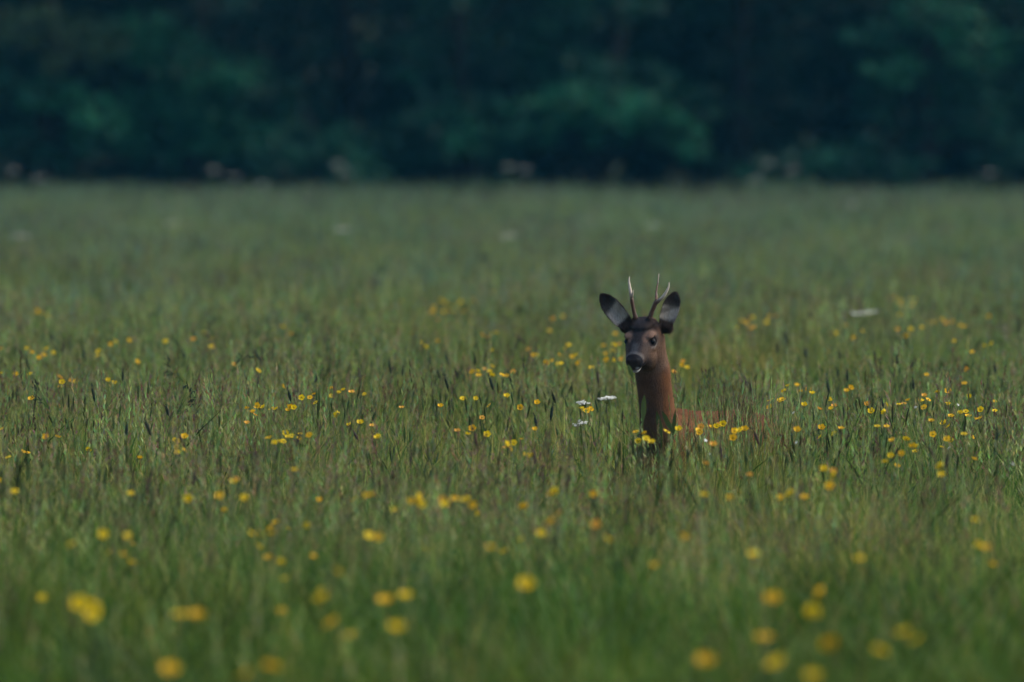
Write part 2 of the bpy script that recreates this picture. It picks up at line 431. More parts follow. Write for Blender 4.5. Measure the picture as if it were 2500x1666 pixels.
# neck: sections read off the photograph (left and right edge), depth falling back to the body
neck = [(600, 610, 158, .075, .055), (622, 740, 148, .080, .060), (655, 860, 143, .088, .062), (664, 960, 144, .100, .064), (678, 1080, 144, .120, .070),
        (694, 1200, 146, .145, .080), (712, 1320, 160, .175, .095), (745, 1450, 190, .215, .120), (775, 1560, 200, .25, .13)]
BAX = Vector((.47, .88, 0)).normalized()                       # the body runs back and to the right
sec = []
for u_, v_, hw, dy, hd in neck:
    c = W(u_, v_, dy)
    sec.append((c, Vector((1, 0, 0)), Vector((0, 1, 0.25)).normalized(), hw * U * DEER_D / F, hd, hd * .95))
pieces.append(loft(sec, 28, 2.0))
pieces.append(ellipsoid(W(600, 800, .02), (.040, .055, .045)))                       # throat under the jaw
side = Vector((BAX.y, -BAX.x, 0)); upv = Vector((0, 0, 1))
c0 = Vector((W(790, 1500).x, DEER_D + .24, 0))
body = [(-.10, .50, .030, .05, .06), (-.07, .49, .075, .10, .11), (0, .485, .105, .14, .15), (.10, .495, .118, .142, .165), (.22, .50, .128, .134, .165), (.36, .50, .135, .130, .155),
        (.50, .505, .130, .128, .13), (.62, .51, .120, .118, .13), (.70, .50, .095, .100, .12), (.76, .49, .05, .06, .08), (.775, .49, .015, .02, .02)]
pieces.append(loft([(c0 + BAX * s + upv * z, side, upv, hw, ht, hb) for s, z, hw, ht, hb in body], 28, 2.1))
pieces.append(ellipsoid(c0 + BAX * .09 + upv * .60, (.075, .075, .045)))             # withers
pieces.append(ellipsoid(c0 + BAX * .775 + upv * .50, (.03, .03, .045)))              # short tail
for s in (-1, 1):
    sh = c0 + BAX * .06 + side * (s * .085)
    pts = [(0, .50), (.03, .40), (.015, .31), (.025, .18), (.02, .10), (.035, .05), (.0, .0)]
    rad = [.075, .050, .030, .021, .014, .017, .018]
    pieces.append(tube([sh + BAX * (-a + .02) + upv * z for a, z in pts], rad, 14))
    hp = c0 + BAX * .64 + side * (s * .08)
    pts = [(.0, .52), (-.07, .40), (-.06, .33), (.05, .25), (.085, .20), (.06, .10), (.045, .045), (.02, .0)]
    rad = [.095, .075, .050, .030, .023, .015, .018, .018]
    pieces.append(tube([hp + BAX * a + upv * z for a, z in pts], rad, 14))
AV, AF = [], []
for V_, F_ in pieces:
    o = len(AV); AV += V_; AF += [tuple(i + o for i in f) for f in F_]
DEER_O = Vector((c0.x, c0.y, 0))
raw = mesh('deer raw', [v - DEER_O for v in AV], AF)
import bmesh
bm = bmesh.new(); bm.from_mesh(raw); bmesh.ops.recalc_face_normals(bm, faces=bm.faces); bm.to_mesh(raw); bm.free()
tmp = link('tmp', raw)
rm = tmp.modifiers.new('r', 'REMESH'); rm.mode = 'VOXEL'; rm.voxel_size = .0034
sm = tmp.modifiers.new('s', 'SMOOTH'); sm.factor = .5; sm.iterations = 8
dg = bpy.context.evaluated_depsgraph_get()
body_me = bpy.data.meshes.new_from_object(tmp.evaluated_get(dg))
bpy.data.objects.remove(tmp)
nv = len(body_me.vertices)
co = np.empty(nv * 3, np.float32); body_me.vertices.foreach_get('co', co); co = co.reshape(-1, 3).astype(float)
no = np.empty(nv * 3, np.float32); body_me.vertices.foreach_get('normal', no); no = no.reshape(-1, 3).astype(float)
wc = co + np.array(DEER_O)
hl = (wc - np.array(HO)) @ np.array(Rh)          # head frame
fn = value_noise(5, 20); 
jit = fn(wc[:, 0] * 60 + wc[:, 1] * 31, wc[:, 2] * 60)
def sstep(a, b, x): t = np.clip((x - a) / (b - a), 0, 1); return t * t * (3 - 2 * t)
def mixc(C, col, m): return C * (1 - m[:, None]) + np.array(col) * m[:, None]
coat = np.tile(np.array([.160, .072, .034]), (nv, 1))
zz = wc[:, 2]
coat = mixc(coat, (.125, .046, .022), sstep(.03, .12, (wc - np.array(c0)) @ np.array([BAX.x, BAX.y, 0])) * .9)
coat = mixc(coat, (.24, .13, .075), sstep(.34, .24, zz) * .7)                   # paler legs and belly
hx, hy, hz = hl[:, 0], hl[:, 1], hl[:, 2]
jn = jit * .004
in_head = sstep(.085, .06, hy + jn) * sstep(-.13, -.10, hz) * (np.abs(hx) < .085) * sstep(.735, .755, zz)
coat = mixc(coat, (.070, .058, .054), in_head * sstep(.05, .0, hy) * .85)          # greyer face
coat = mixc(coat, (.135, .080, .052), in_head * sstep(.0, -.025, hz) * sstep(-.085, -.055, hy) * .85)   # browner cheek
# dark forehead and the dark blaze down the nose
fore = in_head * sstep(-.040, .028, hy + jn * 2.5) * sstep(.006, .044, hz + jn * 2.5)
coat = mixc(coat, (.022, .016, .016), fore * .95)
blz = in_head * sstep(.030, .014, np.abs(hx) + jn * .5) * sstep(-.135, -.12, hy) * sstep(-.012, .0, hz + (hy + .03) * -.32 + .012)
coat = mixc(coat, (.030, .028, .032), blz * .92)
coat = mixc(coat, (.075, .075, .082), in_head * sstep(.018, .008, np.abs(hx)) * sstep(-.062, -.08, hy) * sstep(-.135, -.115, hy) * sstep(-.03, -.012, hz) * .8)  # greyer bridge
ed = np.sqrt(((np.abs(hx) - .046) / 1.1) ** 2 + ((hy + .028) / 1.2) ** 2 + (hz - .004) ** 2)
coat = mixc(coat, (.25, .155, .115), in_head * sstep(.042, .026, ed) * sstep(.010, .016, hz) * .8)      # pinkish brow
coat = mixc(coat, (.21, .19, .18), in_head * sstep(.030, .020, ed) * sstep(-.004, -.012, hz) * .7)      # pale under the eye
coat = mixc(coat, (.020, .017, .018), in_head * sstep(.0215, .0175, ed))                               # eyelid rim
# muzzle: black nose and lip band, white upper-lip spot, white chin
nd = np.sqrt((hx / 1.25) ** 2 + ((hy + .142) / 1.15) ** 2 + ((hz + .026) / 1.0) ** 2)
coat = mixc(coat, (.23, .21, .20), in_head * sstep(.046, .039, nd) * sstep(-.034, -.018, hz) * .45)
coat = mixc(coat, (.012, .012, .015), in_head * sstep(.0365, .032, nd + jn * .3))
lip = in_head * sstep(-.088, -.098, hy) * sstep(-.036, -.041, hz) * sstep(-.060, -.054, hz)
coat = mixc(coat, (.016, .014, .016), lip * .95)
coat = mixc(coat, (.55, .53, .50), in_head * sstep(-.085, -.097, hy) * sstep(-.0545, -.0585, hz) * .9)
wsp = np.sqrt((hx - .012) ** 2 + ((hy + .130) / 1.6) ** 2 + ((hz + .046)) ** 2)
coat = mixc(coat, (.55, .55, .58), in_head * sstep(.0085, .005, wsp))
# shade on the neck's left front put into the coat as a greyer brown
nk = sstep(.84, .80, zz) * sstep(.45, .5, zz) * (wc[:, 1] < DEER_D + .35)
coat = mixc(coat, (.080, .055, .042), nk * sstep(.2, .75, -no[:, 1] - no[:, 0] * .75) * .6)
# ears
for (b, t, u, nrm, L) in ears:
    coat = mixc(coat, (.030, .021, .018), sstep(.046, .026, np.linalg.norm(wc - np.array(b + Vector((0, .008, .004))), axis=1)))
earmask = np.zeros(nv)
for (b, t, u, nrm, L) in ears:
    rel = wc - np.array(b); tt = rel @ np.array(t) / L; uu = rel @ np.array(u) / .034; nn = rel @ np.array(nrm); fr = no @ np.array(nrm)
    m_ = sstep(.10, .2, tt) * (tt < 1.06) * (np.abs(uu) < 1.25) * (np.abs(nn) < .04)
    earmask = np.maximum(earmask, m_)
    coat = mixc(coat, (.075, .048, .036), m_)
    ins = m_ * sstep(.15, .45, fr) * sstep(1.02, .80, np.abs(uu))
    coat = mixc(coat, (.060, .050, .044), ins)
    streak = sstep(-.5, .6, fn(uu * 1.1 + tt * 2.0 + b.x * 40, tt * 9.0 + uu * 1.5))
    pale = ins * sstep(.08, .22, tt) * sstep(.64, .50, tt + uu * .05) * (.35 + .65 * streak)
    coat = mixc(coat, (.40, .35, .30), pale * .95)
    coat = mixc(coat, (.022, .017, .016), m_ * sstep(.62, .82, tt + jit * .03) * .8)
    coat = mixc(coat, (.03, .022, .02), m_ * sstep(.80, .98, np.abs(uu)) * .6)
coat *= (1 + .13 * jit)[:, None]
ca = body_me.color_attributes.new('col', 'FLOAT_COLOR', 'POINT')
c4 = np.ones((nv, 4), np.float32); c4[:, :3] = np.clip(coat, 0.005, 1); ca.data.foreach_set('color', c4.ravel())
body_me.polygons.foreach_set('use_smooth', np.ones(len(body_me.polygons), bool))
m_f, ns, ls = material('deer coat')
out = node(ns, 'ShaderNodeOutputMaterial'); p = node(ns, 'ShaderNodeBsdfPrincipled')
a_ = node(ns, 'ShaderNodeAttribute', attribute_name='col')
tc = node(ns, 'ShaderNodeTexCoord'); mp = node(ns, 'ShaderNodeMapping'); mp.inputs['Scale'].default_value = (1, 1, .3)
n1 = node(ns, 'ShaderNodeTexNoise'); n1.inputs['Scale'].default_value = 260; n1.inputs['Detail'].default_value = 3
mr = node(ns, 'ShaderNodeMapRange'); mr.inputs[3].default_value = .55; mr.inputs[4].default_value = 1.45
mx = node(ns, 'ShaderNodeMix', data_type='RGBA', blend_type='MULTIPLY'); mx.inputs['Factor'].default_value = 1
bp = node(ns, 'ShaderNodeBump'); bp.inputs['Strength'].default_value = .5; bp.inputs['Distance'].default_value = .004
ls.new(tc.outputs['Object'], mp.inputs[0]); ls.new(mp.outputs[0], n1.inputs[0]); ls.new(n1.outputs[0], mr.inputs[0]); ls.new(mr.outputs[0], mx.inputs['B'])
ls.new(a_.outputs['Color'], mx.inputs['A']); ls.new(mx.outputs['Result'], p.inputs['Base Color'])
ls.new(n1.outputs[0], bp.inputs['Height']); ls.new(bp.outputs[0], p.inputs['Normal'])
p.inputs['Roughness'].default_value = .8; p.inputs['Specular IOR Level'].default_value = .06
p.inputs['Sheen Weight'].default_value = .0
ls.new(p.outputs[0], out.inputs[0])
body_me.materials.clear(); body_me.materials.append(m_f)
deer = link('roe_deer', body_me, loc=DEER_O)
tag(deer, 'alert roe buck with short forked antlers looking out of the tall meadow grass', 'deer')
# short fur lying along the body, growing back from the muzzle, up the ears and down the neck
rf = np.random.default_rng(8)
tri = np.array([(q.vertices[0], q.vertices[1], q.vertices[2], q.vertices[-1]) for q in body_me.polygons])
vis = (wc[:, 2][tri[:, 0]] > .42)
tri = tri[vis]
nf = 120000
wgt = np.where((zz[tri[:, 0]] > .76), 2.2, 1.0); pk = rf.choice(len(tri), nf, p=wgt / wgt.sum())
a3 = rf.dirichlet((1, 1, 1), nf)
T3 = tri[pk][:, :3]
fp = (co[T3] * a3[:, :, None]).sum(1); fnm = no[T3[:, 0]]; fc = coat[T3[:, 0]]; fz = fp[:, 2]; eh = earmask[T3[:, 0]]; hh = in_head[T3[:, 0]]; fhy = hy[T3[:, 0]]
flow = np.tile(np.array([0, .25, -1.0]), (nf, 1))
hb = np.array(Rh @ Vector((0, 1, .1))); flow = flow * (1 - hh[:, None]) + hb * hh[:, None]
for (b, t, u, nrm, L) in ears:
    m_ = (np.linalg.norm(fp + np.array(DEER_O) - np.array(b), axis=1) < L * 1.1) * eh
    flow = flow * (1 - m_[:, None]) + np.array(t) * m_[:, None]
bk = sstep(.66, .60, fz) * (fp[:, 0] > .02); flow = flow * (1 - bk[:, None]) + np.array(BAX + Vector((0, 0, -.4))) * bk[:, None]
flow += rf.normal(size=(nf, 3)) * .28
flow -= fnm * (flow * fnm).sum(1)[:, None]; flow /= np.linalg.norm(flow, axis=1)[:, None] + 1e-6
Lf = np.where(hh > .5, .0065, .016) * rf.uniform(.6, 1.3, nf); Lf = np.where(eh > .5, .006 * rf.uniform(.5, 1.3, nf), Lf); Lf = np.where((hh > .5) & (fhy < -.115), .002, Lf)
dirv = flow + fnm * rf.uniform(.12, .42, nf)[:, None]
sv = np.cross(dirv, fnm); sv /= np.linalg.norm(sv, axis=1)[:, None] + 1e-6
wv = sv * (.00055 * rf.uniform(.7, 1.4, nf))[:, None]
FV = np.stack([fp - wv - fnm * .001, fp + wv - fnm * .001, fp + dirv * Lf[:, None]], 1).reshape(-1, 3)
FC = np.repeat(np.clip(fc * rf.uniform(.7, 1.35, nf)[:, None], .003, 1), 3, 0)
fur = link('fur', quads_mesh('fur', FV, np.arange(nf * 3).reshape(-1, 3), FC, [m_f]), deer); fur['kind'] = 'stuff'
M_eye = solid('deer eye', (.003, .003, .005), .3, .1, 20, .08)
for s in (-1, 1):
    V, Fc = ellipsoid((0, 0, 0), (.0125, .0135, .0120), Rh)
    e = link('eye', mesh('eye', V, Fc, None, True, [M_eye]), deer, H(s * .0445, -.030, .003) - DEER_O)
m_a, ns, ls = material('antler')
out = node(ns, 'ShaderNodeOutputMaterial'); p = node(ns, 'ShaderNodeBsdfPrincipled'); a_ = node(ns, 'ShaderNodeAttribute', attribute_name='col')
n1 = node(ns, 'ShaderNodeTexNoise'); n1.inputs['Scale'].default_value = 300; tc = node(ns, 'ShaderNodeTexCoord')
bp = node(ns, 'ShaderNodeBump'); bp.inputs['Distance'].default_value = .003; bp.inputs['Strength'].default_value = .8
ls.new(tc.outputs['Object'], n1.inputs[0]); ls.new(n1.outputs[0], bp.inputs['Height']); ls.new(bp.outputs[0], p.inputs['Normal'])
ls.new(a_.outputs['Color'], p.inputs['Base Color']); p.inputs['Roughness'].default_value = .55; ls.new(p.outputs[0], out.inputs[0])
IV, BR = (.52, .43, .34), (.085, .036, .020)
antlers = [
 [([(522, 500, .04), (514, 455, .03), (505, 420, .028), (490, 345, .02), (482, 285, .018), (470, 220, .018), (463, 165, .02), (466, 122, .022)], [.0095, .0085, .0070, .0064, .0066, .0052, .0036, .001], (.50, .66)),
  ([(483, 300, .018), (492, 268, .008), (499, 232, -.004)], [.005, .0042, .001], (.1, .5))],
 [([(632, 500, .045), (640, 455, .035), (655, 410, .03), (677, 355, .025), (690, 300, .03), (690, 250, .045), (702, 180, .06), (712, 98, .07)], [.0095, .0085, .0075, .0075, .0058, .0036, .0026, .001], (.84, .98)),
  ([(676, 352, .024), (715, 318, .012), (748, 288, .004), (778, 240, .0), (793, 205, .0), (796, 170, .002)], [.006, .0062, .0055, .0045, .0034, .001], (.12, .35))]]
for an in antlers:
    V, Fc, C = [], [], []
    for pts, rad, (i0, i1) in an:
        # resample for roundness
        P_ = [W(*q) - DEER_O for q in pts]; PP, RR, TT = [], [], []
        for i in range(len(P_) - 1):
            p0, p1, p2, p3 = P_[max(i - 1, 0)], P_[i], P_[i + 1], P_[min(i + 2, len(P_) - 1)]
            for k in range(4):
                t = k / 4
                PP.append(.5 * ((2 * p1) + (p2 - p0) * t + (2 * p0 - 5 * p1 + 4 * p2 - p3) * t * t + (3 * p1 - p0 - 3 * p2 + p3) * t ** 3))
                RR.append((rad[i] * (1 - t) + rad[i + 1] * t) * random.uniform(.92, 1.1)); TT.append((i + t) / (len(P_) - 1))
        PP.append(P_[-1]); RR.append(rad[-1]); TT.append(1)
        v2, f2 = tube(PP, RR, 10); o = len(V); V += v2; Fc += [tuple(i + o for i in f) for f in f2]
        for t in TT:
            k = min(1, max(0, (t - i0) / (i1 - i0)))
            C += [tuple(BR[q] * (1 - k) + IV[q] * k for q in range(3))] * 10
    link('antler', mesh('antler', V, Fc, C, True, [m_a]), deer)

# ------------------------------------------------------------------ grass building blocks
class Tuft:
    def __init__(s): s.V, s.F, s.C = [], [], []
    def add(s, V, Fc, C):
        o = len(s.V); s.V += [tuple(v) for v in V]; s.F += [tuple(i + o for i in f) for f in Fc]; s.C += [tuple(c) for c in C]
    def blade(s, x, y, h, lean, wd, c0, c1, segs=3, ang=None, droop=0.0):
        a = random.uniform(0, 6.28); f = random.uniform(0, 3.14) if ang is None else ang
        lx, ly = math.cos(a) * lean, math.sin(a) * lean
        V, C = [], []
        for k in range(segs):
            t = k / segs; q = t ** 1.8
            cx, cy_ = x + lx * q * h, y + ly * q * h; z = h * (t - droop * q * t)
            hw = wd * .5 * (1 - .45 * t)
            V += [(cx - math.cos(f) * hw, cy_ - math.sin(f) * hw, z), (cx + math.cos(f) * hw, cy_ + math.sin(f) * hw, z)]
            cc = [c0[i] * (1 - t) + c1[i] * t for i in range(3)]; C += [cc, cc]
        V.append((x + lx * h, y + ly * h, h * (1 - droop))); C.append(c1)
        Fc = [(2 * k, 2 * k + 1, 2 * k + 3, 2 * k + 2) for k in range(segs - 1)] + [(2 * segs - 2, 2 * segs - 1, 2 * segs)]
        s.add(V, Fc, C)
        return Vector(V[-1]), Vector((lx * 1.8, ly * 1.8, 1 - droop * 2)).normalized()
    def spike(s, p, d, L, r, c, sides=5, rings=4, jag=.15):
        P_ = [p + d * (L * k / rings) for k in range(rings + 1)]
        prof = [.35, .9, 1, .8, .15, .1][:rings] + [.12]
        V, Fc = tube(P_, [r * q * random.uniform(1 - jag, 1 + jag) for q in prof], sides)
        s.add(V, Fc, [[q * random.uniform(.75, 1.25) for q in c] for _ in V])
    def panicle(s, p, d, L, r, c, n=9):
        """a loose feathery head: short spikelets set round the stalk"""
        for k in range(n):
            t = k / n
            a = random.uniform(0, 6.28); o = Vector((math.cos(a), math.sin(a), 0))
            b = p + d * (L * t); rr = r * (1 - .75 * t) * random.uniform(.6, 1.2)
            e = b + o * rr + d * (L * .20)
            wv = d.cross(o) * (.0035)
            cc = [q * random.uniform(.7, 1.3) for q in c]
            s.add([b, b.lerp(e, .5) + wv, e, b.lerp(e, .5) - wv], [(0, 1, 2, 3)], [cc] * 4)
    def mesh(s, name, mats): return mesh(name, s.V, s.F, s.C, False, mats)

def jcol(c, v=.2):
    k = random.uniform(1 - v, 1 + v)
    return [c[0] * k * random.uniform(.9, 1.1), c[1] * k, c[2] * k * random.uniform(.85, 1.15)]
G1, G2, G3, STRAW = (.038, .104, .018), (.074, .150, .022), (.124, .176, .032), (.26, .235, .085)
LITE = (.23, .31, .085)
FOG, PURP, PALE = (.165, .155, .068), (.150, .112, .066), (.185, .215, .080)

def leafy(n=46, spread=.22, hmin=.36, hmax=.60, lows=None, tips=None):
    lows = lows or [G1, G1, G2, G2, G3]; tips = tips or [G3, LITE, STRAW, STRAW]
    t = Tuft()
    for _ in range(n):
        h = random.uniform(hmin, hmax); c = jcol(random.choice(lows)); c1 = jcol(random.choice(tips) if random.random() < .5 else c)
        t.blade(random.gauss(0, spread * .5), random.gauss(0, spread * .5), h, abs(random.gauss(.30, .26)), random.uniform(.0030, .0066), c, c1, 4, droop=random.choice([0, 0, .08, .2, .36]))
    return t.mesh('leafy tuft', [M_grass])

def headed(kind, n=11, spread=.22):
    t = Tuft()
    for _ in range(n):
        h = random.uniform(.42, .585)
        c = jcol(random.choice([G2, G3, STRAW])); 
        e, d = t.blade(random.gauss(0, spread * .5), random.gauss(0, spread * .5), h, abs(random.gauss(.12, .1)), .0022, jcol(G2), c, 3)
        e = e - d * .02
        if kind == 0: t.panicle(e, d, random.uniform(.06, .10), .012, jcol(FOG), 12)
        elif kind == 1: t.panicle(e, d, random.uniform(.05, .11), .020, jcol(PURP), 10)
        elif kind == 2: t.panicle(e, d, random.uniform(.08, .13), .016, jcol(PALE), 11)
        else: t.spike(e, d, random.uniform(.04, .075), .0042, jcol((.07, .10, .036)), 4, 3)
    for _ in range(8):
        t.blade(random.gauss(0, .1), random.gauss(0, .1), random.uniform(.25, .48), random.uniform(.1, .4), .0045, jcol(G1), jcol(G2), 3)
    return t.mesh('headed tuft', [M_panicle])

def stash(name, meshes):
    c = bpy.data.collections.new(name)
    for i, m in enumerate(meshes): c.objects.link(bpy.data.objects.new(f'{name} {i:02d}', m))
    return c
def coarse(n=9):
    """a clump of broad dark blades arching out of the finer grass"""
    t = Tuft()
    for _ in range(n):
        k = random.uniform(.55, .9)
        t.blade(random.gauss(0, .05), random.gauss(0, .05), random.uniform(.45, .64), random.uniform(.25, .8), random.uniform(.008, .013), [q * k for q in G1], [q * k for q in jcol(random.choice([G1, G2]))], 6, droop=random.uniform(.05, .35))
    for _ in range(22):
        t.blade(random.gauss(0, .1), random.gauss(0, .1), random.uniform(.36, .56), abs(random.gauss(.3, .25)), random.uniform(.003, .006), jcol(G1), jcol(random.choice([G2, G3, STRAW])), 4, droop=random.choice([0, .1, .3]))
    return t.mesh('coarse tuft', [M_grass])
C_leaf = stash('leafy grass kinds', [leafy() for _ in range(10)] + [coarse() for _ in range(3)])
LUSH_DIM, LUSH_DIM2 = (.024, .085, .010), (.050, .125, .012)  # lush greens, with vignette darkening of the foreground put into the colour
C_lush_dim = stash('dimmed lush grass kinds', [leafy(40, lows=[LUSH_DIM, LUSH_DIM, LUSH_DIM2, G1], tips=[LUSH_DIM2, LUSH_DIM2, G2, G3]) for _ in range(7)] + [coarse(14) for _ in range(5)])
HAZE_GREEN = (.084, .160, .082)  # bluish pale green: the far meadow's haze lift put into the blade colour
C_far = stash('far grass kinds', [leafy(44, lows=[G2, G3, HAZE_GREEN], tips=[HAZE_GREEN, HAZE_GREEN, LITE, G3]) for _ in range(8)])
C_head = stash('headed grass kinds', [headed((0, 2, 3, 2, 1)[k % 5]) for k in range(15)])

def scatter(name, coll, P_, rot, scl, idx):
    me = bpy.data.meshes.new(name)
    me.vertices.add(len(P_)); me.vertices.foreach_set('co', np.asarray(P_, np.float32).ravel())
    a = me.attributes.new('rot', 'FLOAT_VECTOR', 'POINT'); a.data.foreach_set('vector', np.asarray(rot, np.float32).ravel())
    a = me.attributes.new('scl', 'FLOAT_VECTOR', 'POINT'); a.data.foreach_set('vector', np.asarray(scl, np.float32).ravel())
    a = me.attributes.new('idx', 'INT', 'POINT'); a.data.foreach_set('value', np.asarray(idx, np.int32))
    ng = bpy.data.node_groups.new(name, 'GeometryNodeTree')
    ng.interface.new_socket('Geometry', in_out='INPUT', socket_type='NodeSocketGeometry')
    ng.interface.new_socket('Geometry', in_out='OUTPUT', socket_type='NodeSocketGeometry')
    N = ng.nodes; gi, go = N.new('NodeGroupInput'), N.new('NodeGroupOutput')
    ci = N.new('GeometryNodeCollectionInfo'); ci.inputs['Collection'].default_value = coll
    ci.inputs['Separate Children'].default_value = True; ci.inputs['Reset Children'].default_value = True
    ip = N.new('GeometryNodeInstanceOnPoints'); ip.inputs['Pick Instance'].default_value = True
    def attr(nm, ty):
        q = N.new('GeometryNodeInputNamedAttribute'); q.data_type = ty; q.inputs['Name'].default_value = nm; return q.outputs[0]
    L = ng.links
    L.new(gi.outputs[0], ip.inputs['Points']); L.new(ci.outputs[0], ip.inputs['Instance'])
    L.new(attr('idx', 'INT'), ip.inputs['Instance Index']); L.new(attr('rot', 'FLOAT_VECTOR'), ip.inputs['Rotation']); L.new(attr('scl', 'FLOAT_VECTOR'), ip.inputs['Scale'])
    L.new(ip.outputs[0], go.inputs[0])
    o = link(name, me); md = o.modifiers.new('scatter', 'NODES'); md.node_group = ng
    return o

nh, npz = value_noise(21), value_noise(22)
def field(density, d0, d1, seed, hvar=.10):
    r = np.random.default_rng(seed)
    hw = lambda d: .03 * d * 1.3 + 1.8
    n_ = int(density * (hw(d0) + hw(d1)) * (d1 - d0))
    d = np.sqrt(r.uniform(d0 ** 2, d1 ** 2, n_)) if d0 > 60 else r.uniform(d0, d1, n_)
    x = r.uniform(-1, 1, n_) * hw(d)
    return x, d

def clear_deer(x, d, h):
    """grass does not grow where the deer stands; and the growth in front of its neck is trodden a little lower"""
    rel = np.stack([x - c0.x, d - c0.y], 1); s = rel @ np.array([BAX.x, BAX.y]); q = rel @ np.array([side.x, side.y])
    keep = ~((s > -.14) & (s < .8) & (np.abs(q) < .17))
    return keep

def make_field(name, coll, nk, zones, seed, hbase, hvar, label, group_noise=None, thr=None):
    Ps, Rs, Ss, Is = [], [], [], []
    r = np.random.default_rng(seed)
    for (d0, d1, dens, wide) in zones:  # from, to, tufts per square metre, spread of a tuft
        x, d = field(dens, d0, d1, int(r.integers(1e6)))
        hn = nh(x * 1.1, d * .45); k = hbase + hvar * hn + r.normal(size=len(x)) * .05
        keep = clear_deer(x, d, k)
        if thr is not None: keep &= npz(x * .9 + 3, d * .35) + r.normal(size=len(x)) * .55 > thr
        # a trodden strip in front of the buck's neck and chest
        near = np.exp(-((x - W(690, 0).x) / .16) ** 2) * np.exp(-((d - 58.9) / 1.6) ** 2)
        k *= 1 - .05 * near
        k *= 1 - .20 * np.exp(-((x - at(1700, 0, 60).x) / .07) ** 2) * np.exp(-((d - 59.0) / 1.8) ** 2)
        k *= 1 - .08 * np.exp(-((x - at(1890, 0, 60).x) / .06) ** 2) * np.exp(-((d - 59.4) / 1.5) ** 2)
        k = np.clip(k, .5, 1.12)
        x, d, k = x[keep], d[keep], k[keep]
        n_ = len(x)
        Ps.append(np.stack([x, d, np.zeros(n_)], 1))
        Rs.append(np.stack([r.normal(size=n_) * .07, r.normal(size=n_) * .07, r.uniform(0, 6.28, n_)], 1))
        Ss.append(np.stack([np.full(n_, wide), np.full(n_, wide), k], 1)); Is.append(r.integers(0, nk, n_))
    o = scatter(name, coll, np.concatenate(Ps), np.concatenate(Rs), np.concatenate(Ss), np.concatenate(Is))
    return tag(o, label, 'grass', kind='stuff')

make_field('meadow_grass', C_lush_dim, 12, [(26, 49, 13, 1.0)], 1, .98, .12, 'lush grass blades far in front of the deer, vignette darkness put into their green')
make_field('meadow_grass', C_leaf, 13, [(45, 76, 14, 1.0), (76, 92, 7.5, 1.25), (92, 112, 5, 1.25), (112, 150, 2, 1.4)], 3, .98, .10, 'tall olive-green meadow grass blades around the deer')
make_field('meadow_grass', C_far, 8, [(76, 92, 1.5, 1.25), (92, 112, 3, 1.25), (112, 150, 4.2, 1.4), (150, 234, 4, 1.7)], 4, .98, .10, 'pale grass between the deer and the wood with haze put into its colour')
make_field('flowering_grass', C_head, 15, [(26, 48, 1.8, 1.0), (48, 76, 8, 1.0), (76, 96, 4.5, 1.2), (96, 115, 3, 1.2), (115, 150, 1.5, 1.3)], 2, 1.03, .06, 'brown and pale feathery grass heads scattered through the meadow', thr=-.2)

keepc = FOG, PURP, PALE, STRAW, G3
FOG, PURP, PALE, STRAW, G3 = (.105, .130, .085), (.105, .098, .075), (.105, .160, .090), (.13, .16, .09), (.085, .150, .060)  # far heads greyer and bluer, distance haze put into their colours
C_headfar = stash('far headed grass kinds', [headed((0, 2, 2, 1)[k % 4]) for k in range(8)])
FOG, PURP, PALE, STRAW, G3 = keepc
make_field('flowering_grass', C_headfar, 8, [(80, 100, 1.2, 1.2), (100, 120, 2.2, 1.2), (120, 150, 2.6, 1.3), (150, 234, 2.4, 1.6)], 5, 1.03, .06, 'feathery grass heads in the far half of the meadow, haze put into their colour', thr=-.2)

# extra tall growth standing in front of the buck's flank, so that only the withers and rump show through
r = np.random.default_rng(77)
def clump_field(name, coll, nk, spots, label):
    Ps, Ss = [], []
    for px, d, n_, k, sp, wd in spots:
        x0 = at(px, 0, d).x
        for _ in range(n_):
            Ps.append((x0 + r.normal() * sp, d + r.normal() * .12, 0)); Ss.append((wd, wd, k * r.uniform(.94, 1.04)))
    n_ = len(Ps)
    o = scatter(name, coll, Ps, np.stack([r.normal(size=n_) * .05, r.normal(size=n_) * .05, r.uniform(0, 6.28, n_)], 1), Ss, r.integers(0, nk, n_))
    return tag(o, label, 'grass', kind='stuff')
flank = [(1748 + 12 * k, 59.75 + .05 * k, 6, 1.13 + .06 * math.sin(k * 1.7), .02, .45) for k in range(10)] + [(1740 + 18 * k, 59.3 + .05 * k, 4, 1.10, .03, .5) for k in range(7)] + [(1920, 60.3, 5, 1.12, .02, .5), (1590, 59.2, 4, .95, .06, 1), (1530, 59.4, 5, 1.0, .05, 1)]
clump_field('meadow_grass', C_leaf, 10, flank, 'taller green grass standing right in front of the deer flank')
clump_field('flowering_grass', C_head, 15, [(px, d - .1, max(1, n_ - 3), k * .99, sp, wd) for px, d, n_, k, sp, wd in flank], 'feathery grass heads rising in front of the deer flank')

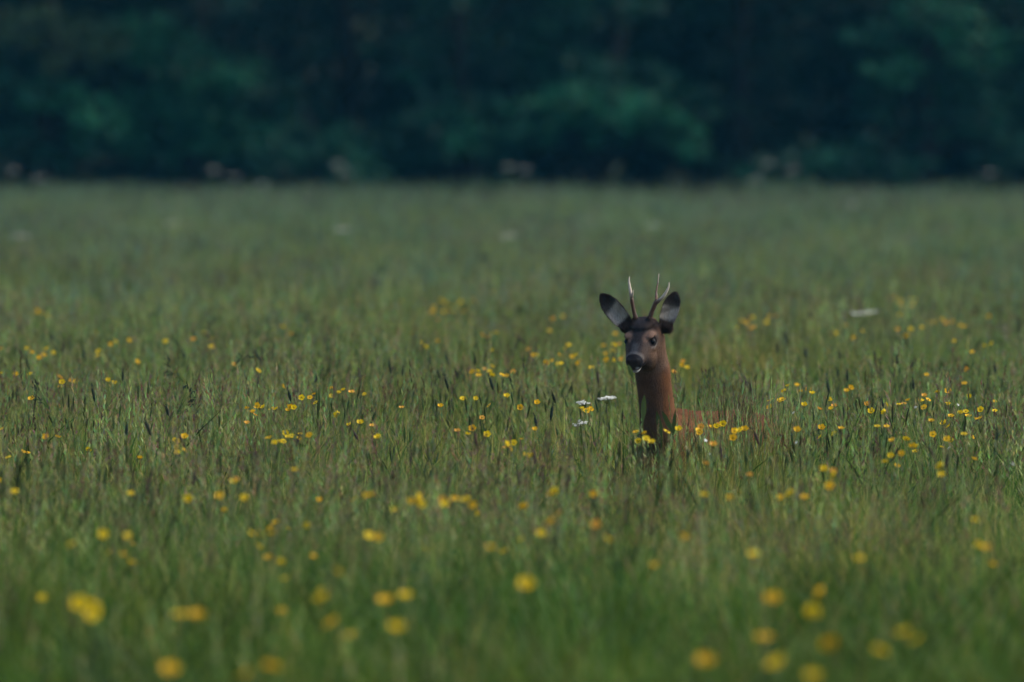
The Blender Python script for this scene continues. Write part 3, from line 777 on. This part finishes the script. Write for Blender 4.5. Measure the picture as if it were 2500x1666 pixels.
# ------------------------------------------------------------------ buttercups, one thing each, where the photograph shows them
lists = [
 ((0, 740, .34), """270,60 300,80 335,90 685,205 830,280 795,300 710,350 705,380 985,425 335,335 385,360 315,375 280,395 230,360 195,330 215,510 115,515 5,510 430,535 445,570
 435,605 510,555 540,570 225,690 10,330 1475,220 1515,260 1520,315 1390,265 1190,275 930,270 1680,445 1850,490 775,555 820,575 1845,740 1890,750 1950,760 1980,765 1815,785 1830,805
 1770,760 2110,755 2075,770 2085,745 1775,865 2050,935 2065,965 1930,975 1970,1005 2010,1000 2035,995 2095,955 2155,945 2220,950 1325,960 1265,990 1270,1035 1275,1075 1325,1060 330,965
 10,910 2165,680 2225,680 2260,655 2035,605 105,1355 940,1370 1680,1285 1700,1270 1575,1385 1350,1410 1755,1405 2095,225 2030,170"""),
 ((700, 700, .3444), """1095,100 1120,112 1045,148 1035,178 1165,138 1115,178 1155,175 1185,180 1210,135 1235,110 1330,105 1255,180 1070,238 810,110 1455,40 890,330 950,400 985,430 1070,390
 1385,345 1445,340 1485,330 1430,365 1455,455 1715,445 1745,485 1775,490 2000,415 1975,440 1935,490 1840,540 1885,530 1920,550 1945,545 2025,500 2050,490 2060,545 2080,525 2160,575 1315,605
 1360,630 1355,600 1410,590 1440,605 1455,568 1455,632 1525,630 1560,635 1605,605 315,725 320,775 400,735 365,755 460,750 500,755 545,770 205,825 1250,795 1340,795 1090,850 815,860
 1560,780 1435,845 1775,825 1655,860 520,965 605,985 440,985 360,910 645,1070 1210,1025 1285,1050 1315,1010 1420,1050 1760,1015 1385,930 1610,1108 1560,1120 1555,1140 1580,1145
 1700,1195 1740,1195 2090,870 2130,880 1860,320 1890,230 1960,215 880,1520 920,1530 940,1490 960,1545 1105,1510 1120,1545 1190,1505 1265,1520 1320,1550 555,1490 600,1480 60,1305 1880,1470 1900,1450 2175,1475"""),
 ((1700, 640, .3826), """1262,230 1305,250 1300,270 1345,255 1370,235 1390,240 1380,275 1300,340 360,355 465,350 510,345 450,385 325,390 295,380 365,420 340,430 262,420 950,410 890,455 1055,440 1005,485
 1480,385 1520,385 1570,370 1595,390 1635,380 1680,405 1710,415 1440,420 1345,470 1330,480 1370,430 1285,430 1870,350 1650,510 1760,575 1840,540 1885,520 1720,690 1470,720 1710,775 585,790 645,790
 715,815 740,840 660,825 560,825 475,885 550,880 530,890 850,880 690,915 785,940 855,940 880,920 470,930 985,805 960,825 1605,825 1540,830 1435,885 1480,880 1455,855 1350,885 1325,905 1290,910
 1215,910 1090,910 1455,930 1605,910 1910,890 1740,860 1815,945 1685,965 1720,955 1735,985 1625,985 1810,1000 1905,950 1200,960 1115,955 1500,1015 1580,1030 1155,1050 1215,1050 645,1075 800,1060
 925,1065 880,1095 30,1055 15,1075 20,1090 100,1055 150,1045 170,1035 130,1050 310,1070 275,1080 245,1080 235,1125 1710,1100 1600,1130 1510,1100 1340,1130 1250,1140 1380,1180 1405,1180 1310,1225
 1240,1240 1205,1275 1560,1305 1565,1360 110,1165 65,1290 875,1340 880,1365 815,1325 850,1430 340,1360 690,1500 530,1505 600,1480 215,1505 50,1490"""),
 ((0, 1200, .5312), "330,245 475,200 585,205 1150,195 1190,195 1245,190 1740,212 1695,205 2255,260 1815,85 1555,375 1480,500 1770,505 1865,485 365,520 430,530 425,570 825,570 905,575 1525,610 1825,635 785,825 1130,850 1250,810"),
 ((1250, 1200, .5312), "65,430 1110,290 655,345 790,210 440,225 1600,310 2130,135 2145,245 2180,265 1420,470 1200,500 1160,675 1805,655 1860,690 1380,560 890,785 1385,860 1220,800 1690,735 1460,705 180,145 220,105 135,195 385,155"),
 ((1400, 640, U), "350,603 385,690 340,695 255,700 330,745 270,768 275,820 340,818 395,810 150,882 912,830 903,860 948,880 835,920 75,1225 145,1225 520,1415 590,1430 605,1470 650,1500 540,1490 775,1415 875,1395"),
]
pts = []
for (ox, oy, sc_), txt in lists:
    for q in txt.split():
        a, b = q.split(','); pts.append((ox + float(a) * sc_, oy + float(b) * sc_))

def flower_mesh(col, opened, seed):
    random.seed(seed); t = Tuft()
    n_ = 5; R_ = .0108
    for k in range(n_):
        a0 = 2 * math.pi * k / n_ + random.uniform(-.08, .08)
        V, C = [], []
        for (rr, ww, zz_) in ((.10, .12, 0), (.55, .62, .12), (.88, .60, .36 * (1 - opened) + .16), (1.02, .26, .55 * (1 - opened) + .20)):
            for sd_ in (-1, 0, 1):
                da = sd_ * ww * .98
                V.append((math.cos(a0 + da) * rr * R_, math.sin(a0 + da) * rr * R_, zz_ * R_ - (.03 * R_ if sd_ == 0 else 0)))
                j = random.uniform(.88, 1.1); C.append([c * j for c in col])
        Fc = []
        for i in range(3):
            for j in range(2): o = i * 3 + j; Fc.append((o, o + 1, o + 4, o + 3))
        t.add(V, Fc, C)
    # the boss of stamens and the green sepals
    V, Fc = ellipsoid((0, 0, .0022), (.0036, .0036, .0026), nu=7, nv=4); t.add(V, Fc, [[.45, .33, .02]] * len(V))
    for k in range(5):
        a0 = 2 * math.pi * (k + .5) / 5
        t.add([(0, 0, -.001), (math.cos(a0 - .3) * .006, math.sin(a0 - .3) * .006, -.002), (math.cos(a0) * .010, math.sin(a0) * .010, -.003), (math.cos(a0 + .3) * .006, math.sin(a0 + .3) * .006, -.002)], [(0, 1, 2, 3)], [[.10, .12, .02]] * 4)
    return t.mesh('buttercup flower', [M_petal])
YEL = [(.80, .56, .010), (.80, .46, .012), (.74, .36, .05)]
FLOW = [[flower_mesh(c, op, 10 * i + j) for j, op in enumerate((.9, .55, .2))] for i, c in enumerate(YEL)]
def stem_mesh(seed):
    random.seed(seed); b = Vector((random.uniform(-.07, .07), random.uniform(-.07, .07), -.62))
    m_ = b.lerp(Vector((0, 0, 0)), .5) + Vector((random.uniform(-.03, .03), random.uniform(-.03, .03), 0))
    V, Fc = tube([b, m_, Vector((0, 0, -.001))], [.0022, .0017, .0010], 4)
    return mesh('buttercup stem', V, Fc, [(.06, .10, .025)] * len(V), True, [M_grass])
def bleaf_mesh(seed):
    """a deeply cut leaf on a short stalk, low on the stem"""
    random.seed(seed); t = Tuft()
    for k in range(5):
        a = -1.1 + .55 * k; L = .045 * (1 - .18 * abs(k - 2))
        d = Vector((math.cos(a), math.sin(a), .25)); sdv = Vector((-math.sin(a), math.cos(a), 0)) * .008
        t.add([(0, 0, 0), d * L * .55 + sdv, d * L, d * L * .55 - sdv], [(0, 1, 2, 3)], [jcol(G1)] * 4)
    return t.mesh('buttercup leaf', [M_grass])
STEMS = [stem_mesh(50 + k) for k in range(6)]; BLEAF = [bleaf_mesh(80 + k) for k in range(3)]
random.seed(5)
CN = ['lemon-yellow', 'golden-yellow', 'orange-yellow']
deer_x = W(680, 0).x
def flower_label(cn, shape, x, d):
    side_ = 'on its nose side' if x < deer_x else 'on its tail side'
    if d > 92: where = 'far beyond the deer'
    elif d > 63: where = 'beyond the deer'
    elif d > 56.5: where = 'level with the deer'
    elif d > 44: where = 'in front of the deer'
    else: where = 'far in front of the deer'
    return f'{cn} {shape} buttercup {where}, {side_}', where
SHAPE = ['wide-open', 'cupped', 'half-closed']
P2 = np.array(pts)
def company(px, py):
    k = int((np.hypot(P2[:, 0] - px, (P2[:, 1] - py) * 1.3) < 26).sum()) - 1
    return 'solitary' if k <= 0 else 'paired' if k == 1 else 'clustered'
def buttercup(px, py, zf, ci=None, oi=None, scale=1.0):
    d = F * (ZC - zf) / (py - YH)
    ci = random.choices([0, 1, 2], [5, 5, 2])[0] if ci is None else ci
    oi = random.randrange(3) if oi is None else oi
    p_ = at(px, py, d)
    lab, where = flower_label(CN[ci], company(px, py) + ' ' + SHAPE[oi], p_.x, d)
    root = link('buttercup', None, loc=(p_.x, p_.y, 0)); tag(root, lab, 'buttercup', lab)
    k = zf / .62
    st = link('stem', random.choice(STEMS), root, (0, 0, zf)); st.scale = (1, 1, k); st.rotation_euler = (0, 0, 0)
    fl = link('flower', FLOW[ci][oi], root, (0, 0, zf)); s_ = random.uniform(.9, 1.2) * scale; fl.scale = (s_,) * 3
    fl.rotation_euler = (random.uniform(.2, 1.15), random.uniform(-.5, .5), random.uniform(0, 6.28)) if random.random() < .5 else Euler((random.uniform(.3, 1.2), 0, 0)).to_matrix().to_euler()
    lf = link('leaf', random.choice(BLEAF), root, (random.uniform(-.02, .02), 0, zf * random.uniform(.4, .75))); lf.rotation_euler = (0, 0, random.uniform(0, 6.28))
    return root
for px, py in pts:
    big = py > 1400
    buttercup(px, py, random.uniform(.60, .655), ci=random.choice([0, 0, 1]) if py > 1300 else None, scale=1.55 if big else 1.0)

# many more small flowers half sunk in the grass: a mass nobody could count
C_fl = stash('sunken flower kinds', [FLOW[0][0], FLOW[0][1], FLOW[1][1], FLOW[1][2]])
r_ = np.random.default_rng(63)
x_, d_ = field(1.1, 31, 62, 64); keep = (npz(x_ * .9 + 9, d_ * .5) > .25) & clear_deer(x_, d_, None); x_, d_ = x_[keep], d_[keep]; n_ = len(x_)
sf = scatter('sunken_buttercups', C_fl, np.stack([x_, d_, r_.uniform(.48, .60, n_)], 1), np.stack([r_.uniform(.2, 1.0, n_), r_.normal(size=n_) * .2, r_.uniform(0, 6.28, n_)], 1), np.repeat(r_.uniform(.8, 1.1, n_)[:, None], 3, 1), r_.integers(0, 4, n_))
tag(sf, 'small yellow buttercups half sunk among the grass blades', 'flowers', kind='stuff')

# ------------------------------------------------------------------ white umbels
def umbel_plant(px, py, d, rad, label, group=None, tilt=.1, seed=0):
    r_ = np.random.default_rng(seed); random.seed(seed)
    p_ = at(px, py, d); root = link('cow_parsley', None, loc=(p_.x, p_.y, 0)); tag(root, label, 'wildflower', group)
    z = p_.z
    b = Vector((float(r_.normal() * .03), float(r_.normal() * .03), 0))
    V, Fc = tube([b, b * .5 + Vector((0, 0, z * .5)), Vector((0, 0, z - rad * .7))], [.004, .003, .002], 6)
    link('stem', mesh('umbel stem', V, Fc, [(.07, .11, .035)] * len(V), True, [M_grass]), root)
    tp = Tuft(); n_ray = 11; top = Vector((0, 0, z - rad * .7))
    heads = []
    for k in range(n_ray):
        a = 2.4 * k; q = math.sqrt((k + .3) / n_ray) * rad
        e = Vector((math.cos(a) * q, math.sin(a) * q, z + float(r_.normal()) * .003 - q * q * 1.2 + tilt * math.cos(a) * q)); heads.append(e)
        V, Fc = tube([top, top.lerp(e, .6) + Vector((0, 0, .004)), e], [.001, .0008, .0006], 4); tp.add(V, Fc, [[.08, .12, .04]] * len(V))
    um = link('umbel', tp.mesh('umbel rays', [M_grass]), root)
    tf = Tuft()
    for e in heads:
        for _ in range(12):
            c = e + Vector((r_.normal(), r_.normal(), 0)) * (rad * .13) + Vector((0, 0, float(r_.normal()) * .002))
            s_ = .0032 + .0015 * random.random(); a = random.uniform(0, 1.5)
            nrm = Vector((random.uniform(-.5, .5), random.uniform(-.9, .3), 1)).normalized()
            u_ = nrm.cross(Vector((math.cos(a), math.sin(a), .1))).normalized(); v_ = nrm.cross(u_)
            j = random.uniform(.6, .76)
            tf.add([c + u_ * s_, c + v_ * s_, c - u_ * s_, c - v_ * s_], [(0, 1, 2, 3)], [[j, j, j * .93]] * 4)
    link('florets', tf.mesh('umbel florets', [M_umbel]), um)
    lv = Tuft()
    for k in range(9):
        lv.blade(0, 0, .2, .9, .02, G1, G2, 3)
    lo = link('leaf', lv.mesh('umbel leaf', [M_grass]), root, (0, 0, .1))
    return root
umbel_plant(1482, 972, 62.6, .033, 'flat white umbel beside the deer neck, widest of the three', tilt=.1, seed=1)
umbel_plant(1423, 984, 62.4, .022, 'small domed white umbel just above orange buttercups beside the deer', tilt=-.2, seed=2)
umbel_plant(1419, 1033, 60.2, .024, 'thin white umbel set lowest, beside the two near the deer neck', tilt=.2, seed=3)
umbel_plant(2112, 762, 88, .070, 'broad blurred white umbel beyond the deer among yellow buttercups', tilt=.1, seed=4)
far_u = [(32, 427), (523, 425), (571, 443), (826, 410), (838, 432), (1243, 418), (1282, 425), (1876, 410), (1935, 425), (2419, 432), (1845, 450), (95, 447), (640, 462)]
fl_lab = 'tall pale umbel rising above the far edge of the meadow against the dark wood'
for k, (px, py) in enumerate(far_u): umbel_plant(px, py - 12, 205 + 12 * ((k * 7) % 5 - 2) * .4, .075, fl_lab, 'tall umbels along the far meadow edge', seed=20 + k)
mid_u = [(834, 560), (1243, 576), (1590, 550), (50, 576), (420, 545), (2080, 500)]
for k, (px, py) in enumerate(mid_u): umbel_plant(px, py, F * (ZC - .68) / (py - YH), .06, 'soft white umbel in the hazy grass between the deer and the wood', 'umbels in the far half of the meadow', seed=50 + k)

# tiny white stitchwort stars
def star_mesh():
    t = Tuft()
    for k in range(5):
        a = 2 * math.pi * k / 5
        d_ = Vector((math.cos(a), math.sin(a), .1)); s_ = Vector((-math.sin(a), math.cos(a), 0)) * .0022
        t.add([(0, 0, 0), d_ * .004 + s_, d_ * .0075, d_ * .004 - s_], [(0, 1, 2, 3)], [[.8, .8, .78]] * 4)
    return t.mesh('stitchwort flower', [M_umbel])
STAR = star_mesh()
for q in "710,880 620,965 85,1228 60,1143 1400,930 1612,1190 2020,1293 1670,915 640,1155".split():
    a, b = q.split(','); px, py = 1700 + float(a) * .3826, 640 + float(b) * .3826
    d = F * (ZC - .60) / (py - YH); p_ = at(px, py, d)
    lab = 'tiny white star flower in the grass on the tail side of the deer'
    root = link('stitchwort', None, loc=(p_.x, p_.y, 0)); tag(root, lab, 'wildflower', lab)
    link('stem', STEMS[0], root, (0, 0, .60)); f_ = link('flower', STAR, root, (0, 0, .602)); f_.rotation_euler = (.9, 0, random.uniform(0, 6)); 

# ------------------------------------------------------------------ grass stalks that stand out singly
def foxtail_mesh(seed, L, rr, col):
    random.seed(seed); t = Tuft(); d = Vector((0, 0, 1))
    t.spike(Vector((0, 0, 0)), Vector((random.uniform(-.15, .15), random.uniform(-.1, .1), 1)).normalized(), L, rr, col, 7, 5, .2)
    for _ in range(70):   # bristles
        a = random.uniform(0, 6.28); z = random.uniform(.05, .95) * L; o = Vector((math.cos(a), math.sin(a), 0)); b = o * rr * .7 + Vector((0, 0, z)); e = b + o * .005 + Vector((0, 0, .008)); w_ = Vector((-o.y, o.x, 0)) * .0007
        t.add([b - w_, b + w_, e], [(0, 1, 2)], [col] * 3)
    return t.mesh('foxtail head', [M_spike])
def cocksfoot_mesh(seed, col):
    random.seed(seed); t = Tuft(); d = Vector((.05, 0, 1)).normalized()
    spots_ = [(0, 0, .05)] + [(random.choice([-1, 1]) * random.uniform(.010, .03), random.uniform(-.01, .01), z) for z in (-.015, .01, .03)]
    for x, y, z in spots_:
        for _ in range(8):
            b = Vector((x, y, z)) + Vector((random.gauss(0, .005), random.gauss(0, .005), random.gauss(0, .009))); a = random.uniform(0, 6.28)
            dd = Vector((math.cos(a) * .5 + (x * 15), math.sin(a) * .5, .9)).normalized()
            t.spike(b, dd, .014, .0022, col, 4, 2, .2)
        V, Fc = tube([Vector((0, 0, -.05)), Vector((x * .4, y * .4, z - .03)), Vector((x, y, z))], [.0012, .0009, .0007], 4); t.add(V, Fc, [G1] * len(V))
    return t.mesh('cocksfoot head', [M_spike])
DK = (.022, .034, .024); DB = (.070, .048, .038)
FOX = [foxtail_mesh(300 + k, L, rr, DK) for k, (L, rr) in enumerate(((.055, .0050), (.07, .0055), (.045, .0045)))]
BRN = [foxtail_mesh(330 + k, .07, .0046, DB) for k in range(2)]
COK = [cocksfoot_mesh(360 + k, DK) for k in range(3)]
def stalk(px, py, zt, kind, lean, label, group):
    d = F * (ZC - zt) / (py - YH); p_ = at(px, py, d)
    nm, mm = {'fox': ('foxtail_grass', FOX), 'brown': ('sorrel_spike', BRN), 'cok': ('cocksfoot_grass', COK)}[kind]
    root = link(nm, None, loc=(p_.x, p_.y, 0)); tag(root, label, 'grass', group, 'thing')
    V, Fc = tube([Vector((-lean * .22, 0, 0)), Vector((-lean * .10, 0, zt * .5)), Vector((0, 0, zt - .03))], [.0018, .0015, .0010], 4)
    link('stalk', mesh('stalk', V, Fc, [(.05, .085, .028)] * len(V), True, [M_grass]), root)
    h_ = link('seed_head', random.choice(mm), root, (0, 0, zt - .035)); h_.rotation_euler = (random.uniform(-.2, .2), lean, random.uniform(-.3, .3))
    if kind == 'cok':
        t = Tuft(); 
        for _ in range(3): t.blade(0, 0, .28, random.uniform(.4, .9), .006, G1, G2, 4, droop=.2)
        link('blade', t.mesh('stalk blade', [M_grass]), root, (0, 0, .12))
random.seed(9)
C6 = (1700, 640, .3826); C5 = (0, 740, .34); CM = (700, 700, .3444)
fox = [(C6, "355,40 865,65 780,25 1085,200 970,215 740,320 925,570 905,680 965,710 1285,600 1390,760 510,530 590,470 700,560 40,420 1195,870 1920,1070 2060,400 2040,110 1910,660 290,890 850,790 1630,720"),
       (C5, "210,430 1145,280 380,220 610,360 680,640 1085,880 1960,130 1880,370 155,150 880,500 905,880 1210,740 2090,640 1330,340"),
       (CM, "1025,500 1150,500 1340,500 1690,520 820,570 1090,600 1220,590 1465,670 1150,680 1870,880 1775,930 2090,340 740,560 625,390 1890,650 210,640 1905,760")]
for (ox, oy, k), txt in fox:
    for q in txt.split():
        a, b = q.split(','); px, py = ox + float(a) * k, oy + float(b) * k
        x_side = 'on its nose side' if px < 1600 else 'on its tail side'
        ln_ = random.gauss(-.25, .22)
        lab = f'{"leaning" if abs(ln_) > .3 else "upright"} dark green foxtail spike in grass {"beyond" if py < 930 else "level with"} the deer, {x_side}'
        stalk(px, py, random.uniform(.62, .69), 'fox', ln_, lab, lab)
cok = [(770, 762, -.9, 'cocksfoot head arching over among yellow buttercups beyond the deer'), (507, 768, .2, 'cocksfoot head on a tall stalk near a pair of golden buttercups'), (520, 800, -.3, 'cocksfoot head with drooping branches on the deer nose side'),
       (590, 870, .9, 'dark cocksfoot bent over sideways above lemon buttercups'), (430, 885, -.6, 'dark cocksfoot leaning across the stem of a bent neighbour'), (445, 955, .4, 'dark compact cocksfoot low in the grass beside tall green blades'), (105, 945, -.5, 'dark cocksfoot near small golden buttercups well away from the deer'),
       (820, 820, -.4, 'cocksfoot with a dark knotted head between two bands of buttercups'), (1560, 1075, .2, 'green cocksfoot in front of the deer chest')]
for px, py, ln, lab in cok: stalk(px, py, .64 if py > 1000 else .70, 'cok', ln, 'dark ' + lab if not lab.startswith(('dark', 'green')) else lab, 'cocksfoot grasses')
brn = [(1748, 905, -.35, 'brown sorrel spike standing upright behind the deer back'), (1825, 925, -.45, 'brown sorrel spike leaning behind the deer back, slimmer of the pair'), (1836, 945, -.3, 'short brown sorrel spike behind the deer back'), (235, 1085, -.3, 'brown sorrel spike on the deer nose side, left of a purple-brown patch')]
for k in range(26):
    px, py = random.uniform(30, 2470), random.choice([random.uniform(1050, 1180), random.uniform(760, 1000)])
    if 1480 < px < 1700: px -= 300
    sd_ = 'on its nose side' if px < 1600 else 'on its tail side'
    ln_ = random.gauss(-.25, .25); near_ = min(pts, key=lambda q: abs(q[0] - px) + abs(q[1] - py)); gap = math.hypot(near_[0] - px, near_[1] - py)
    brn.append((px, py, ln_, f'{"leaning" if abs(ln_) > .3 else "upright"} brown sorrel spike {"close to buttercups" if gap < 45 else "away from buttercups"} {"beyond" if py < 1010 else "in front of"} the deer, {sd_}'))
for px, py, ln, lab in brn:
    lab = lab.replace('left of', 'beside'); stalk(px, py, random.uniform(.60, .66), 'brown', ln, lab, lab)
# broad blades crossing the buck's muzzle and neck
def broad_blade(u_, v_, d, ang, L, wd, label):
    tip = W(u_, v_, d - DEER_D); t = Tuft(); base = Vector((tip.x - math.sin(ang) * L, d, tip.z - math.cos(ang) * L))
    dv = (tip - base).normalized(); sv = Vector((dv.z, 0, -dv.x)); root = Vector((base.x - .04, d, 0)); V, Fc, C = [], [], []
    ctrl = [(root, .10), (root.lerp(base, .6), .14), (base, .22), (base.lerp(tip, .4), 1), (base.lerp(tip, .75), .8)]
    for k, (p_, w_) in enumerate(ctrl):
        V += [p_ - sv * wd * w_ * .5, p_ + Vector((0, .004, 0)), p_ + sv * wd * w_ * .5]
    V.append(tip)
    for k in range(len(ctrl) - 1):
        for j in range(2): o = k * 3 + j; Fc.append((o, o + 1, o + 4, o + 3))
    o = (len(ctrl) - 1) * 3; Fc += [(o, o + 1, o + 3), (o + 1, o + 2, o + 3)]
    ob = link('broad_grass_blade', mesh('broad blade', V, Fc, [(.055, .10, .035)] * len(V), True, [M_grass])); tag(ob, label, 'grass', 'broad blades crossing the deer', 'thing')
broad_blade(452, 848, 59.3, -.35, .055, .016, 'pale broad grass blade crossing the deer muzzle')
broad_blade(590, 1100, 59.2, .05, .10, .020, 'pointed pale green blade crossing the dark front of the deer neck')
broad_blade(690, 1235, 59.1, -.2, .10, .019, 'broad dark green blade in front of the deer chest')
broad_blade(735, 1235, 59.05, -.45, .09, .018, 'bright green blade tip in front of the deer chest')
broad_blade(850, 1225, 59.1, .1, .11, .015, 'broad green blade between the deer neck and withers')

# ------------------------------------------------------------------ haze
hv = [(x, y, z) for z in (-1.0, 15.5) for y in (-690, 990) for x in (-840, 840)]
hz_ = link('haze', mesh('haze', hv, [(0, 2, 3, 1), (4, 5, 7, 6), (0, 1, 5, 4), (2, 6, 7, 3), (0, 4, 6, 2), (1, 3, 7, 5)], None, False))
m_h, ns, ls = material('evening haze')
out = node(ns, 'ShaderNodeOutputMaterial'); pv = node(ns, 'ShaderNodeVolumePrincipled')
pv.inputs['Color'].default_value = (.10, .58, 1.0, 1); pv.inputs['Density'].default_value = .00010
ls.new(pv.outputs[0], out.inputs['Volume'])
hz_.data.materials.append(m_h); tag(hz_, 'faint blue evening haze over the meadow', 'haze', kind='stuff')
